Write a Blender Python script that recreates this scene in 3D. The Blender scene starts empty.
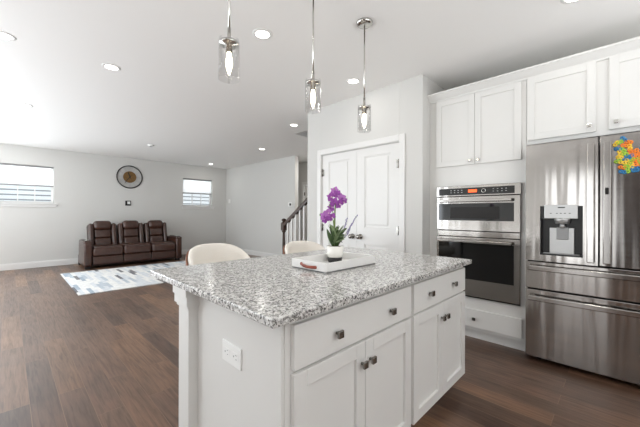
import bpy, bmesh, math, random
from mathutils import Vector, Matrix
random.seed(7)
S = bpy.context.scene
COL = S.collection
PI = math.pi

# ------------------------------------------------------------------ camera
cd = bpy.data.cameras.new('camera')
cam = bpy.data.objects.new('camera', cd)
COL.objects.link(cam)
cd.sensor_fit = 'HORIZONTAL'
cd.sensor_width = 36.0
cd.lens = 36.0 * 306.6 / 640.0
cd.clip_start = 0.05
yaw, roll = math.radians(44.45), math.radians(0.18)
fw = Vector((math.cos(yaw), math.sin(yaw), 0))
r0 = Vector((math.sin(yaw), -math.cos(yaw), 0))
u0 = Vector((0, 0, 1))
rt = r0 * math.cos(roll) + u0 * math.sin(roll)
up = u0 * math.cos(roll) - r0 * math.sin(roll)
M = Matrix((rt, up, -fw)).transposed().to_4x4()
M.translation = Vector((0, 0, 1.24))
cam.matrix_world = M
S.camera = cam

# ------------------------------------------------------------------ exposure, world, daylight and added fill
S.view_settings.view_transform = 'Standard'
S.view_settings.look = 'None'
S.view_settings.exposure = 0.0
S.view_settings.gamma = 1.0
S.view_settings.use_curve_mapping = False
S.cycles.use_denoising = True
S.cycles.max_bounces = 10
S.cycles.diffuse_bounces = 6
S.cycles.glossy_bounces = 5
S.cycles.transparent_max_bounces = 16
S.cycles.sample_clamp_indirect = 6.0
S.cycles.caustics_reflective = False
S.cycles.caustics_refractive = False

W = bpy.data.worlds.new('sky')
S.world = W
W.use_nodes = True
W.node_tree.nodes['Background'].inputs[0].default_value = (0.97, 0.985, 1.0, 1)
W.node_tree.nodes['Background'].inputs[1].default_value = 1.5

def area_light(name, loc, rot, sx, sy, power, col=(1.0, 0.985, 0.96)):
    l = bpy.data.lights.new(name, 'AREA')
    l.shape = 'RECTANGLE'
    l.size, l.size_y, l.energy, l.color = sx, sy, power, col
    o = bpy.data.objects.new(name, l)
    COL.objects.link(o)
    o.location, o.rotation_euler = loc, rot
    return o
# daylight that comes in through the windows and the glazed door behind the camera
SKYC, FILLC, COOL = (0.93, 0.97, 1.0), (0.94, 0.97, 1.0), (0.86, 0.94, 1.0)
area_light('daylight_patio_door', (-3.17, 0.70, 1.15), (0, -PI / 2, 0), 2.1, 0.7, 11, SKYC)
area_light('daylight_side_window', (-3.17, 5.6, 1.45), (0, -PI / 2 + 0.5, 0), 1.5, 3.2, 70, COOL)
area_light('daylight_front_window', (0.6, -2.37, 1.5), (PI / 2, 0, 0), 3.2, 1.7, 2, SKYC)
area_light('back_window_sheen_fill', (-1.65, 9.45, 1.55), (-PI / 2, 0, 0), 1.9, 1.5, 118, COOL)  # added window light, out of view, that strengthens the floor sheen
# added upward fill lights, unseen inside the room, that brighten the ceiling
area_light('ceiling_fill_left', (-2.2, 2.5, 0.8), (0, PI, 0), 1.3, 2.2, 42, FILLC)
area_light('ceiling_fill_far_left', (-2.5, 5.9, 0.35), (0, PI + 0.15, 0), 1.2, 4.6, 165, COOL)
area_light('ceiling_fill_front', (1.0, -1.95, 0.95), (PI, 0, 0), 3.8, 0.8, 104, FILLC)
# outdoor light falling on the drawn shades of the two sofa wall windows
area_light('daylight_left_shade', (0.295, 9.75, 2.15), (PI / 2, 0, 0), 0.9, 0.40, 34, SKYC).rotation_euler = (-PI / 2, 0, 0)
area_light('daylight_right_shade', (4.155, 9.75, 2.15), (PI / 2, 0, 0), 0.9, 0.40, 6, SKYC).rotation_euler = (-PI / 2, 0, 0)

# ------------------------------------------------------------------ materials
def lin(c):
    return tuple(((v / 255) / 12.92 if v / 255 <= 0.04045 else ((v / 255 + 0.055) / 1.055) ** 2.4) for v in c) + (1,)

def new_mat(name):
    m = bpy.data.materials.new(name)
    m.use_nodes = True
    nt = m.node_tree
    return m, nt, nt.nodes['Principled BSDF']

def nd(nt, t, **k):
    n = nt.nodes.new(t)
    for a, b in k.items():
        setattr(n, a, b)
    return n

def coords(nt, scale=(1, 1, 1), rot=(0, 0, 0), kind='Object'):
    tc = nd(nt, 'ShaderNodeTexCoord')
    mp = nd(nt, 'ShaderNodeMapping')
    mp.inputs['Scale'].default_value = scale
    mp.inputs['Rotation'].default_value = rot
    nt.links.new(tc.outputs[kind], mp.inputs[0])
    return mp.outputs[0]

def noise(nt, vec, scale, detail=3, rough=0.5):
    n = nd(nt, 'ShaderNodeTexNoise')
    n.inputs['Scale'].default_value = scale
    n.inputs['Detail'].default_value = detail
    n.inputs['Roughness'].default_value = rough
    nt.links.new(vec, n.inputs['Vector'])
    return n

def ramp(nt, fac, stops, interp='LINEAR'):
    r = nd(nt, 'ShaderNodeValToRGB')
    r.color_ramp.interpolation = interp
    e = r.color_ramp.elements
    while len(e) < len(stops):
        e.new(0.5)
    for i, (p, c) in enumerate(stops):
        e[i].position = p
        e[i].color = c
    nt.links.new(fac, r.inputs[0])
    return r

def bump(nt, b, h, strength, dist=0.01):
    n = nd(nt, 'ShaderNodeBump')
    n.inputs['Strength'].default_value = strength
    n.inputs['Distance'].default_value = dist
    nt.links.new(h, n.inputs['Height'])
    nt.links.new(n.outputs[0], b.inputs['Normal'])

def plain(name, rgb, rough=0.5, metal=0.0, bumps=None, var=0.0, spec=0.5, coat=0.0):
    m, nt, b = new_mat(name)
    c = lin(rgb)
    b.inputs['Roughness'].default_value = rough
    b.inputs['Metallic'].default_value = metal
    b.inputs['Specular IOR Level'].default_value = spec
    b.inputs['Coat Weight'].default_value = coat
    v = coords(nt)
    n = noise(nt, v, 6.0 if not bumps else bumps[0], 4)
    lo = tuple(x * (1 - var) for x in c[:3]) + (1,)
    hi = tuple(min(1, x * (1 + var)) for x in c[:3]) + (1,)
    r = ramp(nt, n.outputs['Fac'], [(0.3, lo), (0.7, hi)])
    nt.links.new(r.outputs[0], b.inputs['Base Color'])
    if bumps:
        bump(nt, b, n.outputs['Fac'], bumps[1], bumps[2])
    return m

def emit(name, rgb, strength):
    m, nt, b = new_mat(name)
    b.inputs['Base Color'].default_value = lin(rgb)
    b.inputs['Emission Color'].default_value = lin(rgb)
    b.inputs['Emission Strength'].default_value = strength
    return m

def thin_glass(name, tint=(255, 255, 255), refl=1.0):
    m = bpy.data.materials.new(name)
    m.use_nodes = True
    nt = m.node_tree
    nt.nodes.clear()
    out = nd(nt, 'ShaderNodeOutputMaterial')
    mix = nd(nt, 'ShaderNodeMixShader')
    tr = nd(nt, 'ShaderNodeBsdfTransparent')
    tr.inputs[0].default_value = lin(tint)
    gl = nd(nt, 'ShaderNodeBsdfGlossy')
    gl.inputs['Roughness'].default_value = 0.03
    lw = nd(nt, 'ShaderNodeLayerWeight')
    lw.inputs[0].default_value = 0.18
    mm = nd(nt, 'ShaderNodeMath', operation='MULTIPLY')
    mm.inputs[1].default_value = refl
    nt.links.new(lw.outputs['Fresnel'], mm.inputs[0])
    nt.links.new(mm.outputs[0], mix.inputs[0])
    nt.links.new(tr.outputs[0], mix.inputs[1])
    nt.links.new(gl.outputs[0], mix.inputs[2])
    nt.links.new(mix.outputs[0], out.inputs[0])
    return m

MT = {}
MT['wall'] = plain('wall_paint', (214, 213, 210), 0.75, bumps=(180, 0.04, 0.002), var=0.01, spec=0.25)
MT['ceiling'] = plain('ceiling_paint', (247, 246, 244), 0.85, bumps=(160, 0.05, 0.002), var=0.01, spec=0.2)
MT['trim'] = plain('trim_paint', (230, 229, 227), 0.35, var=0.005)
MT['cabinet'] = plain('cabinet_paint', (226, 225, 222), 0.38, var=0.006)
MT['chrome'] = plain('brushed_nickel', (205, 203, 198), 0.18, 1.0)
MT['knob'] = plain('dark_nickel', (150, 147, 142), 0.2, 1.0)
MT['black'] = plain('black_plastic', (18, 18, 19), 0.35)
MT['blackglass'] = plain('black_glass', (9, 9, 10), 0.06, spec=0.6)
MT['darkmetal'] = plain('dark_metal', (38, 36, 35), 0.4, 0.6)
MT['white_plastic'] = plain('white_plastic', (242, 242, 240), 0.3)
MT['grey_plastic'] = plain('grey_plastic', (150, 150, 150), 0.35, 0.3)
MT['light_panel'] = plain('silver_panel', (196, 196, 195), 0.3, 0.5)
MT['leather'] = plain('brown_leather', (62, 36, 26), 0.3, bumps=(14, 0.35, 0.012), var=0.28, coat=0.35)
MT['leather_dark'] = plain('dark_brown_leather', (44, 27, 22), 0.34, bumps=(30, 0.2, 0.01), var=0.2)
MT['cream'] = plain('cream_boucle', (241, 236, 228), 0.9, bumps=(220, 0.35, 0.004), var=0.04, spec=0.2)
MT['walnut'] = plain('walnut', (120, 70, 38), 0.4, bumps=(14, 0.1, 0.004), var=0.25)
MT['rail_wood'] = plain('dark_stained_wood', (62, 40, 28), 0.35, bumps=(20, 0.1, 0.004), var=0.2)
MT['brass'] = plain('aged_brass', (128, 98, 58), 0.45, 0.5, bumps=(40, 0.2, 0.003), var=0.25)
MT['tan_strap'] = plain('red_brown_leather', (146, 72, 54), 0.5, var=0.1)
MT['ceramic'] = plain('white_ceramic', (240, 238, 232), 0.18)
MT['black_ceramic'] = plain('black_ceramic', (28, 27, 27), 0.3)
MT['soil'] = plain('moss', (70, 66, 44), 0.95, bumps=(90, 0.6, 0.01), var=0.4)
MT['petal'] = plain('orchid_petal', (150, 70, 160), 0.5, bumps=(60, 0.1, 0.002), var=0.3)
MT['petal_light'] = plain('orchid_petal_light', (182, 112, 190), 0.5, var=0.15)
MT['lip'] = plain('orchid_lip', (214, 170, 190), 0.5, var=0.15)
MT['leaf'] = plain('green_leaf', (58, 82, 40), 0.4, var=0.3)
MT['leaf_pale'] = plain('pale_leaf', (132, 150, 108), 0.55, var=0.25)
MT['stem'] = plain('green_stem', (122, 142, 82), 0.5, var=0.15)
MT['lavender'] = plain('lavender_bud', (150, 142, 178), 0.7, var=0.2)
MT['bulb'] = emit('lit_bulb', (255, 240, 210), 14.0)
MT['downlight'] = emit('lit_diffuser', (255, 250, 240), 9.0)
MT['orange_display'] = emit('orange_display', (255, 96, 40), 1.2)
MT['siding'] = plain('siding', (222, 225, 227), 0.7, var=0.03)
MT['shade'] = plain('window_shade', (250, 250, 250), 0.8, var=0.01)
def shade_mat():
    m, nt, b = new_mat('translucent_shade')
    b.inputs['Base Color'].default_value = lin((250, 250, 250))
    b.inputs['Roughness'].default_value = 0.8
    tl = nd(nt, 'ShaderNodeBsdfTranslucent')
    tl.inputs[0].default_value = lin((252, 252, 252))
    mx = nd(nt, 'ShaderNodeMixShader')
    mx.inputs[0].default_value = 0.6
    nt.links.new(b.outputs[0], mx.inputs[1])
    nt.links.new(tl.outputs[0], mx.inputs[2])
    nt.links.new(mx.outputs[0], nt.nodes['Material Output'].inputs[0])
    return m
MT['shade'] = shade_mat()
MT['siding_lap_shadow'] = plain('siding_lap_shadow', (160, 163, 166), 0.8)  # grey backing between boards, a painted shadow line under each lap
MT['pane'] = thin_glass('window_glass', (250, 252, 253), 0.5)
MT['lampglass'] = thin_glass('lamp_glass', (254, 254, 254), 0.5)
for nm, c in dict(blue=(38, 120, 172), orange=(240, 132, 36), yellow=(240, 200, 60), green=(160, 200, 60)).items():
    MT['mag_' + nm] = plain(nm + '_plastic', c, 0.4)

def floor_mat():
    m, nt, b = new_mat('dark_wood_planks')
    v = coords(nt, rot=(0, 0, PI / 2))           # planks run along Y
    br = nd(nt, 'ShaderNodeTexBrick')
    br.offset, br.offset_frequency = 0.37, 2
    br.inputs['Color1'].default_value = (0, 0, 0, 1)
    br.inputs['Color2'].default_value = (1, 1, 1, 1)
    br.inputs['Mortar'].default_value = (0.5, 0.5, 0.5, 1)
    br.inputs['Scale'].default_value = 1.0
    br.inputs['Mortar Size'].default_value = 0.0016
    br.inputs['Mortar Smooth'].default_value = 0.2
    br.inputs['Brick Width'].default_value = 1.22
    br.inputs['Row Height'].default_value = 0.142
    nt.links.new(v, br.inputs['Vector'])
    tone = ramp(nt, br.outputs['Color'], [(0.0, lin((80, 58, 46))), (0.35, lin((98, 73, 58))), (0.7, lin((108, 82, 66))), (1.0, lin((128, 96, 72)))])
    # grain, shifted from plank to plank
    add = nd(nt, 'ShaderNodeVectorMath', operation='MULTIPLY_ADD')
    add.inputs[1].default_value = (9, 5, 3)
    nt.links.new(br.outputs['Color'], add.inputs[0])
    nt.links.new(v, add.inputs[2])
    mp = nd(nt, 'ShaderNodeMapping')
    mp.inputs['Scale'].default_value = (2.2, 34, 1)
    nt.links.new(add.outputs[0], mp.inputs[0])
    g = noise(nt, mp.outputs[0], 1.6, 6, 0.6)
    g.inputs['Distortion'].default_value = 0.7
    gr = ramp(nt, g.outputs['Fac'], [(0.28, (0.42, 0.40, 0.38, 1)), (0.5, (0.95, 0.95, 0.95, 1)), (0.72, (1.30, 1.26, 1.2, 1))])
    blot = noise(nt, add.outputs[0], 2.3, 3)
    blr = ramp(nt, blot.outputs['Fac'], [(0.35, (0.78, 0.77, 0.76, 1)), (0.65, (1.12, 1.1, 1.08, 1))])
    mu = nd(nt, 'ShaderNodeMixRGB', blend_type='MULTIPLY')
    mu.inputs[0].default_value = 0.85
    nt.links.new(tone.outputs[0], mu.inputs[1])
    nt.links.new(gr.outputs[0], mu.inputs[2])
    mu2 = nd(nt, 'ShaderNodeMixRGB', blend_type='MULTIPLY')
    mu2.inputs[0].default_value = 1.0
    nt.links.new(mu.outputs[0], mu2.inputs[1])
    nt.links.new(blr.outputs[0], mu2.inputs[2])
    mx = nd(nt, 'ShaderNodeMixRGB')
    mx.inputs[2].default_value = lin((128, 100, 80))
    nt.links.new(br.outputs['Fac'], mx.inputs[0])
    nt.links.new(mu2.outputs[0], mx.inputs[1])
    nt.links.new(mx.outputs[0], b.inputs['Base Color'])
    rr = ramp(nt, g.outputs['Fac'], [(0.3, (0.46, 0.46, 0.46, 1)), (0.7, (0.33, 0.33, 0.33, 1))])
    nt.links.new(rr.outputs[0], b.inputs['Roughness'])
    b.inputs['Specular IOR Level'].default_value = 0.5
    b.inputs['Coat Weight'].default_value = 0.35
    b.inputs['Coat Roughness'].default_value = 0.32
    bump(nt, b, g.outputs['Fac'], 0.12, 0.004)
    return m
MT['floor'] = floor_mat()

def granite_mat():
    m, nt, b = new_mat('speckled_granite')
    v = coords(nt)
    n1 = noise(nt, v, 30, 4)
    base = ramp(nt, n1.outputs['Fac'], [(0.36, lin((190, 188, 185))), (0.5, lin((208, 206, 203))), (0.62, lin((220, 218, 215)))])
    def voro(scale, stops):
        w = noise(nt, v, scale * 0.8, 2)
        ad = nd(nt, 'ShaderNodeVectorMath', operation='MULTIPLY_ADD')
        ad.inputs[1].default_value = (0.005, 0.005, 0.005)
        nt.links.new(w.outputs['Color'], ad.inputs[0])
        nt.links.new(v, ad.inputs[2])
        vo = nd(nt, 'ShaderNodeTexVoronoi')
        vo.inputs['Scale'].default_value = scale
        nt.links.new(ad.outputs[0], vo.inputs['Vector'])
        sep = nd(nt, 'ShaderNodeSeparateColor')
        nt.links.new(vo.outputs['Color'], sep.inputs[0])
        return ramp(nt, sep.outputs[0], stops, 'CONSTANT'), sep
    k0, k1 = (0, 0, 0, 1), (1, 1, 1, 1)
    cur = base.outputs[0]
    for scale, fr, col, ch in ((100, 0.26, (168, 167, 164), 0), (140, 0.17, (136, 134, 132), 1), (135, 0.085, (56, 55, 55), 2), (220, 0.12, (96, 93, 89), 0), (130, 0.14, (226, 225, 222), 1)):
        r, sep = voro(scale, [(0.0, k1), (fr, k0)])
        nt.links.new(sep.outputs[ch], r.inputs[0])
        mx = nd(nt, 'ShaderNodeMixRGB')
        mx.inputs[2].default_value = lin(col)
        nt.links.new(r.outputs[0], mx.inputs[0])
        nt.links.new(cur, mx.inputs[1])
        cur = mx.outputs[0]
    nt.links.new(cur, b.inputs['Base Color'])
    b.inputs['Roughness'].default_value = 0.17
    return m
MT['granite'] = granite_mat()

def steel_mat(name='stainless_steel', wav=0.5):
    m, nt, b = new_mat(name)
    b.inputs['Base Color'].default_value = lin((172, 168, 164))
    b.inputs['Metallic'].default_value = 1.0
    v = coords(nt, scale=(1, 1, 0.05))
    n = noise(nt, v, 7.0, 2)
    v2 = coords(nt, scale=(1, 1, 260))
    n2 = noise(nt, v2, 3.0, 2)
    r = ramp(nt, n2.outputs['Fac'], [(0.3, (0.11, 0.11, 0.11, 1)), (0.7, (0.18, 0.18, 0.18, 1))])
    nt.links.new(r.outputs[0], b.inputs['Roughness'])
    bump(nt, b, n.outputs['Fac'], wav, 0.012)
    return m
MT['steel'] = steel_mat('stainless_steel', 0.55)
MT['steel_bar'] = steel_mat('polished_steel_bar', 0.05)

def rug_mat():
    m, nt, b = new_mat('rug_weave')
    v = coords(nt, rot=(0, 0, PI / 2), kind='Object')
    br = nd(nt, 'ShaderNodeTexBrick')
    br.offset, br.offset_frequency = 0.43, 2
    br.inputs['Color1'].default_value = (0, 0, 0, 1)
    br.inputs['Color2'].default_value = (1, 1, 1, 1)
    br.inputs['Mortar Size'].default_value = 0.0
    br.inputs['Scale'].default_value = 1.0
    br.inputs['Brick Width'].default_value = 0.46
    br.inputs['Row Height'].default_value = 0.058
    nt.links.new(v, br.inputs['Vector'])
    wh, w2 = lin((232, 231, 228)), lin((214, 217, 220))
    r = ramp(nt, br.outputs['Color'], [(0.0, wh), (0.24, lin((164, 176, 188))), (0.32, w2), (0.50, wh), (0.62, lin((112, 112, 116))), (0.665, wh), (0.80, lin((186, 194, 202))), (0.87, w2), (0.965, lin((128, 126, 126)))], 'CONSTANT')
    n = noise(nt, coords(nt), 22, 4)
    rr = ramp(nt, n.outputs['Fac'], [(0.40, (0.82, 0.83, 0.85, 1)), (0.6, (1, 1, 1, 1))])
    mu = nd(nt, 'ShaderNodeMixRGB', blend_type='MULTIPLY')
    mu.inputs[0].default_value = 0.8
    nt.links.new(r.outputs[0], mu.inputs[1])
    nt.links.new(rr.outputs[0], mu.inputs[2])
    nt.links.new(mu.outputs[0], b.inputs['Base Color'])
    b.inputs['Roughness'].default_value = 0.95
    bump(nt, b, n.outputs['Fac'], 0.3, 0.006)
    return m
MT['rug'] = rug_mat()

# ------------------------------------------------------------------ mesh helpers
class MB:
    """collects shapes in world coordinates into one mesh"""
    def __init__(self):
        self.bm = bmesh.new()
        self.smooth = False
    def _merge(self, t, smooth=False):
        me = bpy.data.meshes.new('tmp')
        for f in t.faces:
            f.smooth = smooth
        t.to_mesh(me)
        t.free()
        self.bm.from_mesh(me)
        bpy.data.meshes.remove(me)
        return self
    def box(self, x0, x1, y0, y1, z0, z1, bev=0.0, seg=2, mat=None, smooth=False):
        t = bmesh.new()
        bmesh.ops.create_cube(t, size=1)
        for v in t.verts:
            v.co = Vector(((x0 + x1) / 2 + v.co.x * (x1 - x0), (y0 + y1) / 2 + v.co.y * (y1 - y0), (z0 + z1) / 2 + v.co.z * (z1 - z0)))
        if bev > 0:
            bmesh.ops.bevel(t, geom=t.edges[:], offset=bev, segments=seg, profile=0.5, affect='EDGES')
        if mat is not None:
            bmesh.ops.transform(t, matrix=mat, verts=t.verts)
        return self._merge(t, smooth)
    def cyl(self, p0, p1, r, r2=None, seg=24, caps=True, smooth=True):
        p0, p1 = Vector(p0), Vector(p1)
        d = p1 - p0
        t = bmesh.new()
        bmesh.ops.create_cone(t, cap_ends=caps, segments=seg, radius1=r, radius2=r if r2 is None else r2, depth=d.length)
        q = Vector((0, 0, 1)).rotation_difference(d.normalized()).to_matrix().to_4x4()
        bmesh.ops.transform(t, matrix=Matrix.Translation((p0 + p1) / 2) @ q, verts=t.verts)
        for f in t.faces:
            f.smooth = smooth and len(f.verts) == 4
        me = bpy.data.meshes.new('tmp')
        t.to_mesh(me); t.free()
        self.bm.from_mesh(me); bpy.data.meshes.remove(me)
        return self
    def lathe(self, prof, cx, cy, seg=32, mat=None):
        t = bmesh.new()
        rings = []
        for r, z in prof:
            if r < 1e-6:
                rings.append([t.verts.new((cx, cy, z))])
            else:
                rings.append([t.verts.new((cx + r * math.cos(2 * PI * k / seg), cy + r * math.sin(2 * PI * k / seg), z)) for k in range(seg)])
        for a, b in zip(rings, rings[1:]):
            for k in range(seg):
                k2 = (k + 1) % seg
                if len(a) == 1 and len(b) == 1:
                    continue
                if len(a) == 1:
                    t.faces.new((a[0], b[k2], b[k]))
                elif len(b) == 1:
                    t.faces.new((a[k], a[k2], b[0]))
                else:
                    t.faces.new((a[k], a[k2], b[k2], b[k]))
        bmesh.ops.recalc_face_normals(t, faces=t.faces)
        if mat is not None:
            bmesh.ops.transform(t, matrix=mat, verts=t.verts)
        return self._merge(t, True)
    def ball(self, c, r, sc=(1, 1, 1), seg=16, rot=None):
        t = bmesh.new()
        bmesh.ops.create_uvsphere(t, u_segments=seg, v_segments=max(6, seg // 2), radius=r)
        m = Matrix.Translation(c) @ (rot or Matrix.Identity(4)) @ Matrix.Diagonal((*sc, 1))
        bmesh.ops.transform(t, matrix=m, verts=t.verts)
        return self._merge(t, True)
    def tube(self, pts, rad, seg=8):
        pts = [Vector(p) for p in pts]
        rads = rad if isinstance(rad, (list, tuple)) else [rad] * len(pts)
        t = bmesh.new()
        rings = []
        ref = Vector((0.31, 0.17, 0.93)).normalized()
        for i, p in enumerate(pts):
            d = (pts[min(i + 1, len(pts) - 1)] - pts[max(i - 1, 0)]).normalized()
            a = d.cross(ref)
            if a.length < 1e-3:
                a = d.cross(Vector((1, 0, 0)))
            a.normalize()
            b = d.cross(a)
            rings.append([t.verts.new(p + (a * math.cos(2 * PI * k / seg) + b * math.sin(2 * PI * k / seg)) * rads[i]) for k in range(seg)])
        for a, b in zip(rings, rings[1:]):
            for k in range(seg):
                t.faces.new((a[k], a[(k + 1) % seg], b[(k + 1) % seg], b[k]))
        t.faces.new(rings[0][::-1]); t.faces.new(rings[-1])
        bmesh.ops.recalc_face_normals(t, faces=t.faces)
        return self._merge(t, True)
    def prism(self, poly, axis, a, b):
        """extrude a 2D polygon along an axis ('x','y','z') from a to b"""
        t = bmesh.new()
        def P(p, s):
            return {'x': (s, p[0], p[1]), 'y': (p[0], s, p[1]), 'z': (p[0], p[1], s)}[axis]
        A = [t.verts.new(P(p, a)) for p in poly]
        B = [t.verts.new(P(p, b)) for p in poly]
        n = len(poly)
        t.faces.new(A); t.faces.new(B[::-1])
        for i in range(n):
            t.faces.new((A[i], B[i], B[(i + 1) % n], A[(i + 1) % n]))
        bmesh.ops.recalc_face_normals(t, faces=t.faces)
        return self._merge(t, False)
    def torus(self, c, R, r, mat=None, n=20, k=8):
        t = bmesh.new()
        rings = []
        for i in range(n):
            a = 2 * PI * i / n
            rings.append([t.verts.new(((R + r * math.cos(2 * PI * j / k)) * math.cos(a), (R + r * math.cos(2 * PI * j / k)) * math.sin(a), r * math.sin(2 * PI * j / k))) for j in range(k)])
        for i in range(n):
            A, B = rings[i], rings[(i + 1) % n]
            for j in range(k):
                t.faces.new((A[j], B[j], B[(j + 1) % k], A[(j + 1) % k]))
        bmesh.ops.transform(t, matrix=Matrix.Translation(c) @ (mat or Matrix.Identity(4)), verts=t.verts)
        return self._merge(t, True)
    def quads(self, grid, thick=0.0, smooth=True):
        t = bmesh.new()
        vs = [[t.verts.new(p) for p in row] for row in grid]
        for i in range(len(vs) - 1):
            for j in range(len(vs[0]) - 1):
                t.faces.new((vs[i][j], vs[i][j + 1], vs[i + 1][j + 1], vs[i + 1][j]))
        if thick:
            bmesh.ops.recalc_face_normals(t, faces=t.faces)
            bmesh.ops.solidify(t, geom=t.faces[:], thickness=thick)
        return self._merge(t, smooth)
    def build(self, name, mat, parent=None, origin=None):
        me = bpy.data.meshes.new(name)
        bb = [v.co for v in self.bm.verts]
        lo = Vector((min(v.x for v in bb), min(v.y for v in bb), min(v.z for v in bb)))
        hi = Vector((max(v.x for v in bb), max(v.y for v in bb), max(v.z for v in bb)))
        o0 = Vector(origin) if origin else Vector(((lo.x + hi.x) / 2, (lo.y + hi.y) / 2, lo.z))
        bmesh.ops.translate(self.bm, verts=self.bm.verts, vec=-o0)
        self.bm.to_mesh(me)
        self.bm.free()
        mats = mat if isinstance(mat, (list, tuple)) else [mat]
        for x in mats:
            me.materials.append(MT[x])
        o = bpy.data.objects.new(name, me)
        COL.objects.link(o)
        if parent is not None:
            o.parent = parent
            o.location = o0 - base_of(parent)
        else:
            o.location = o0
        return o

def base_of(o):
    p = Vector((0, 0, 0))
    while o is not None:
        p += o.location
        o = o.parent
    return p

def tag(o, label=None, cat=None, group=None, kind=None):
    if label: o['label'] = label
    if cat: o['category'] = cat
    if group: o['group'] = group
    if kind: o['kind'] = kind
    return o

def thing(name, loc, label, cat, group=None):
    o = bpy.data.objects.new(name, None)
    o.empty_display_size = 0.1
    COL.objects.link(o)
    o.location = loc
    return tag(o, label, cat, group)

def struct(mb, name, mat, label=None):
    return tag(mb.build(name, mat), label, None, None, 'structure')

def copy_tree(o, parent=None):
    c = o.copy()
    COL.objects.link(c)
    if parent is not None:
        c.parent = parent
    for ch in o.children:
        copy_tree(ch, c)
    return c

# ------------------------------------------------------------------ the room
CE = 2.71
YW = 9.4
struct(MB().box(-3.3, 7.2, -2.5, YW + 0.1, -0.1, 0), 'floor', 'floor')
# ceiling with the stairwell opening
c = MB()
HX0, HX1, HY0, HY1 = 3.71, 4.75, 1.0, 4.31
c.box(-3.3, HX0, -2.5, YW + 0.1, CE, CE + 0.25)
c.box(HX1, 7.2, -2.5, YW + 0.1, CE, CE + 0.25)
c.box(HX0, HX1, -2.5, HY0, CE, CE + 0.25)
c.box(HX0, HX1, HY1, YW + 0.1, CE, CE + 0.25)
struct(c, 'ceiling', 'ceiling')
w = MB()
w.box(HX0 - 0.1, HX1 + 0.1, HY1, HY1 + 0.1, CE + 0.25, 5.2)
w.box(HX0 - 0.1, HX1 + 0.1, HY0 - 0.1, HY0, CE + 0.25, 5.2)
w.box(HX0 - 0.1, HX0, HY0, HY1, CE + 0.25, 5.2)
w.box(HX1, HX1 + 0.1, HY0, HY1, CE + 0.25, 5.2)
w.box(HX0 - 0.1, HX1 + 0.1, HY0 - 0.1, HY1 + 0.1, 5.2, 5.3)
struct(w, 'wall_stairwell', 'wall')

# sofa wall with two window openings
WZ0, WZ1 = 1.45, 2.30
WIN = ((-0.165, 0.755), (3.69, 4.62))
w = MB()
xs = [-0.7, WIN[0][0], WIN[0][1], WIN[1][0], WIN[1][1], 5.22]
for i in range(0, 6, 2):
    w.box(xs[i], xs[i + 1], YW, YW + 0.14, 0, CE)
w.box(-3.3, -2.6, YW, YW + 0.14, 0, CE); w.box(-2.6, -0.7, YW, YW + 0.14, 0, 0.8); w.box(-2.6, -0.7, YW, YW + 0.14, WZ1, CE)  # includes the opening for the added, unseen window
for a, b in WIN:
    w.box(a, b, YW, YW + 0.14, 0, WZ0)
    w.box(a, b, YW, YW + 0.14, WZ1, CE)
struct(w, 'wall_back', 'wall')
struct(MB().box(5.1, 5.22, 5.9, YW, 0, CE, 0.004), 'wall_right', 'wall')
# hall beyond the stairs, with a white door
w = MB()
w.box(5.95, 6.05, 6.5, YW, 0, CE)
w.box(5.95, 6.05, 1.0, 5.64, 0, CE)
w.box(5.95, 6.05, 5.64, 6.5, 2.06, CE)
struct(w, 'wall_hall', 'wall')
struct(MB().box(4.75, 4.85, 1.0, 4.6, 0, CE), 'wall_stair', 'wall')
# pantry box with a double-door opening
PX, PY0, PY1 = 3.05, 1.486, 3.25
DY0, DY1, DZ = 1.755, 2.965, 2.05
w = MB()
w.box(PX, PX + 0.11, PY0, DY0, 0, CE, 0.003)
w.box(PX, PX + 0.11, DY1, PY1, 0, CE, 0.003)
w.box(PX, PX + 0.11, DY0, DY1, DZ, CE)
w.box(PX + 0.11, 3.7, PY0, PY0 + 0.1, 0, CE)
w.box(PX + 0.11, 3.7, PY1 - 0.1, PY1, 0, CE)
w.box(3.6, 3.7, PY0 + 0.1, PY1 - 0.1, 0, CE)
struct(w, 'wall_pantry', 'wall')
struct(MB().box(3.86, 3.98, -2.5, 1.55, 0, CE), 'wall_kitchen', 'wall')
# walls behind the camera, with their window openings
w = MB()
w.box(-3.3, -3.18, -2.5, 0.3, 0, CE); w.box(-3.3, -3.18, 1.1, 4.0, 0, CE); w.box(-3.3, -3.18, 7.2, YW, 0, CE)
w.box(-3.3, -3.18, 0.3, 1.1, 2.2, CE)
w.box(-3.3, -3.18, 4.0, 7.2, 0, 0.7); w.box(-3.3, -3.18, 4.0, 7.2, 2.2, CE)
struct(w, 'wall_left', 'wall')
w = MB()
w.box(-3.3, -1.0, -2.5, -2.38, 0, CE); w.box(2.2, 3.98, -2.5, -2.38, 0, CE)
w.box(-1.0, 2.2, -2.5, -2.38, 0, 0.65); w.box(-1.0, 2.2, -2.5, -2.38, 2.35, CE)
struct(w, 'wall_front', 'wall')

# added dark door-shaped panels, unseen behind the camera, to darken the refrigerator reflection
for k, yy in enumerate((-1.62, -0.70)):
    d = MB()
    d.box(-3.18, -3.14, yy, yy + 0.91, 0.02, 2.4, 0.003)
    for q in (0.08, 0.49):
        d.box(-3.142, -3.13, yy + q, yy + q + 0.34, 0.2, 1.1, 0.006); d.box(-3.142, -3.13, yy + q, yy + q + 0.34, 1.25, 2.25, 0.006)
    struct(d, 'door_%d' % (4 + k), 'rail_wood')

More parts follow.
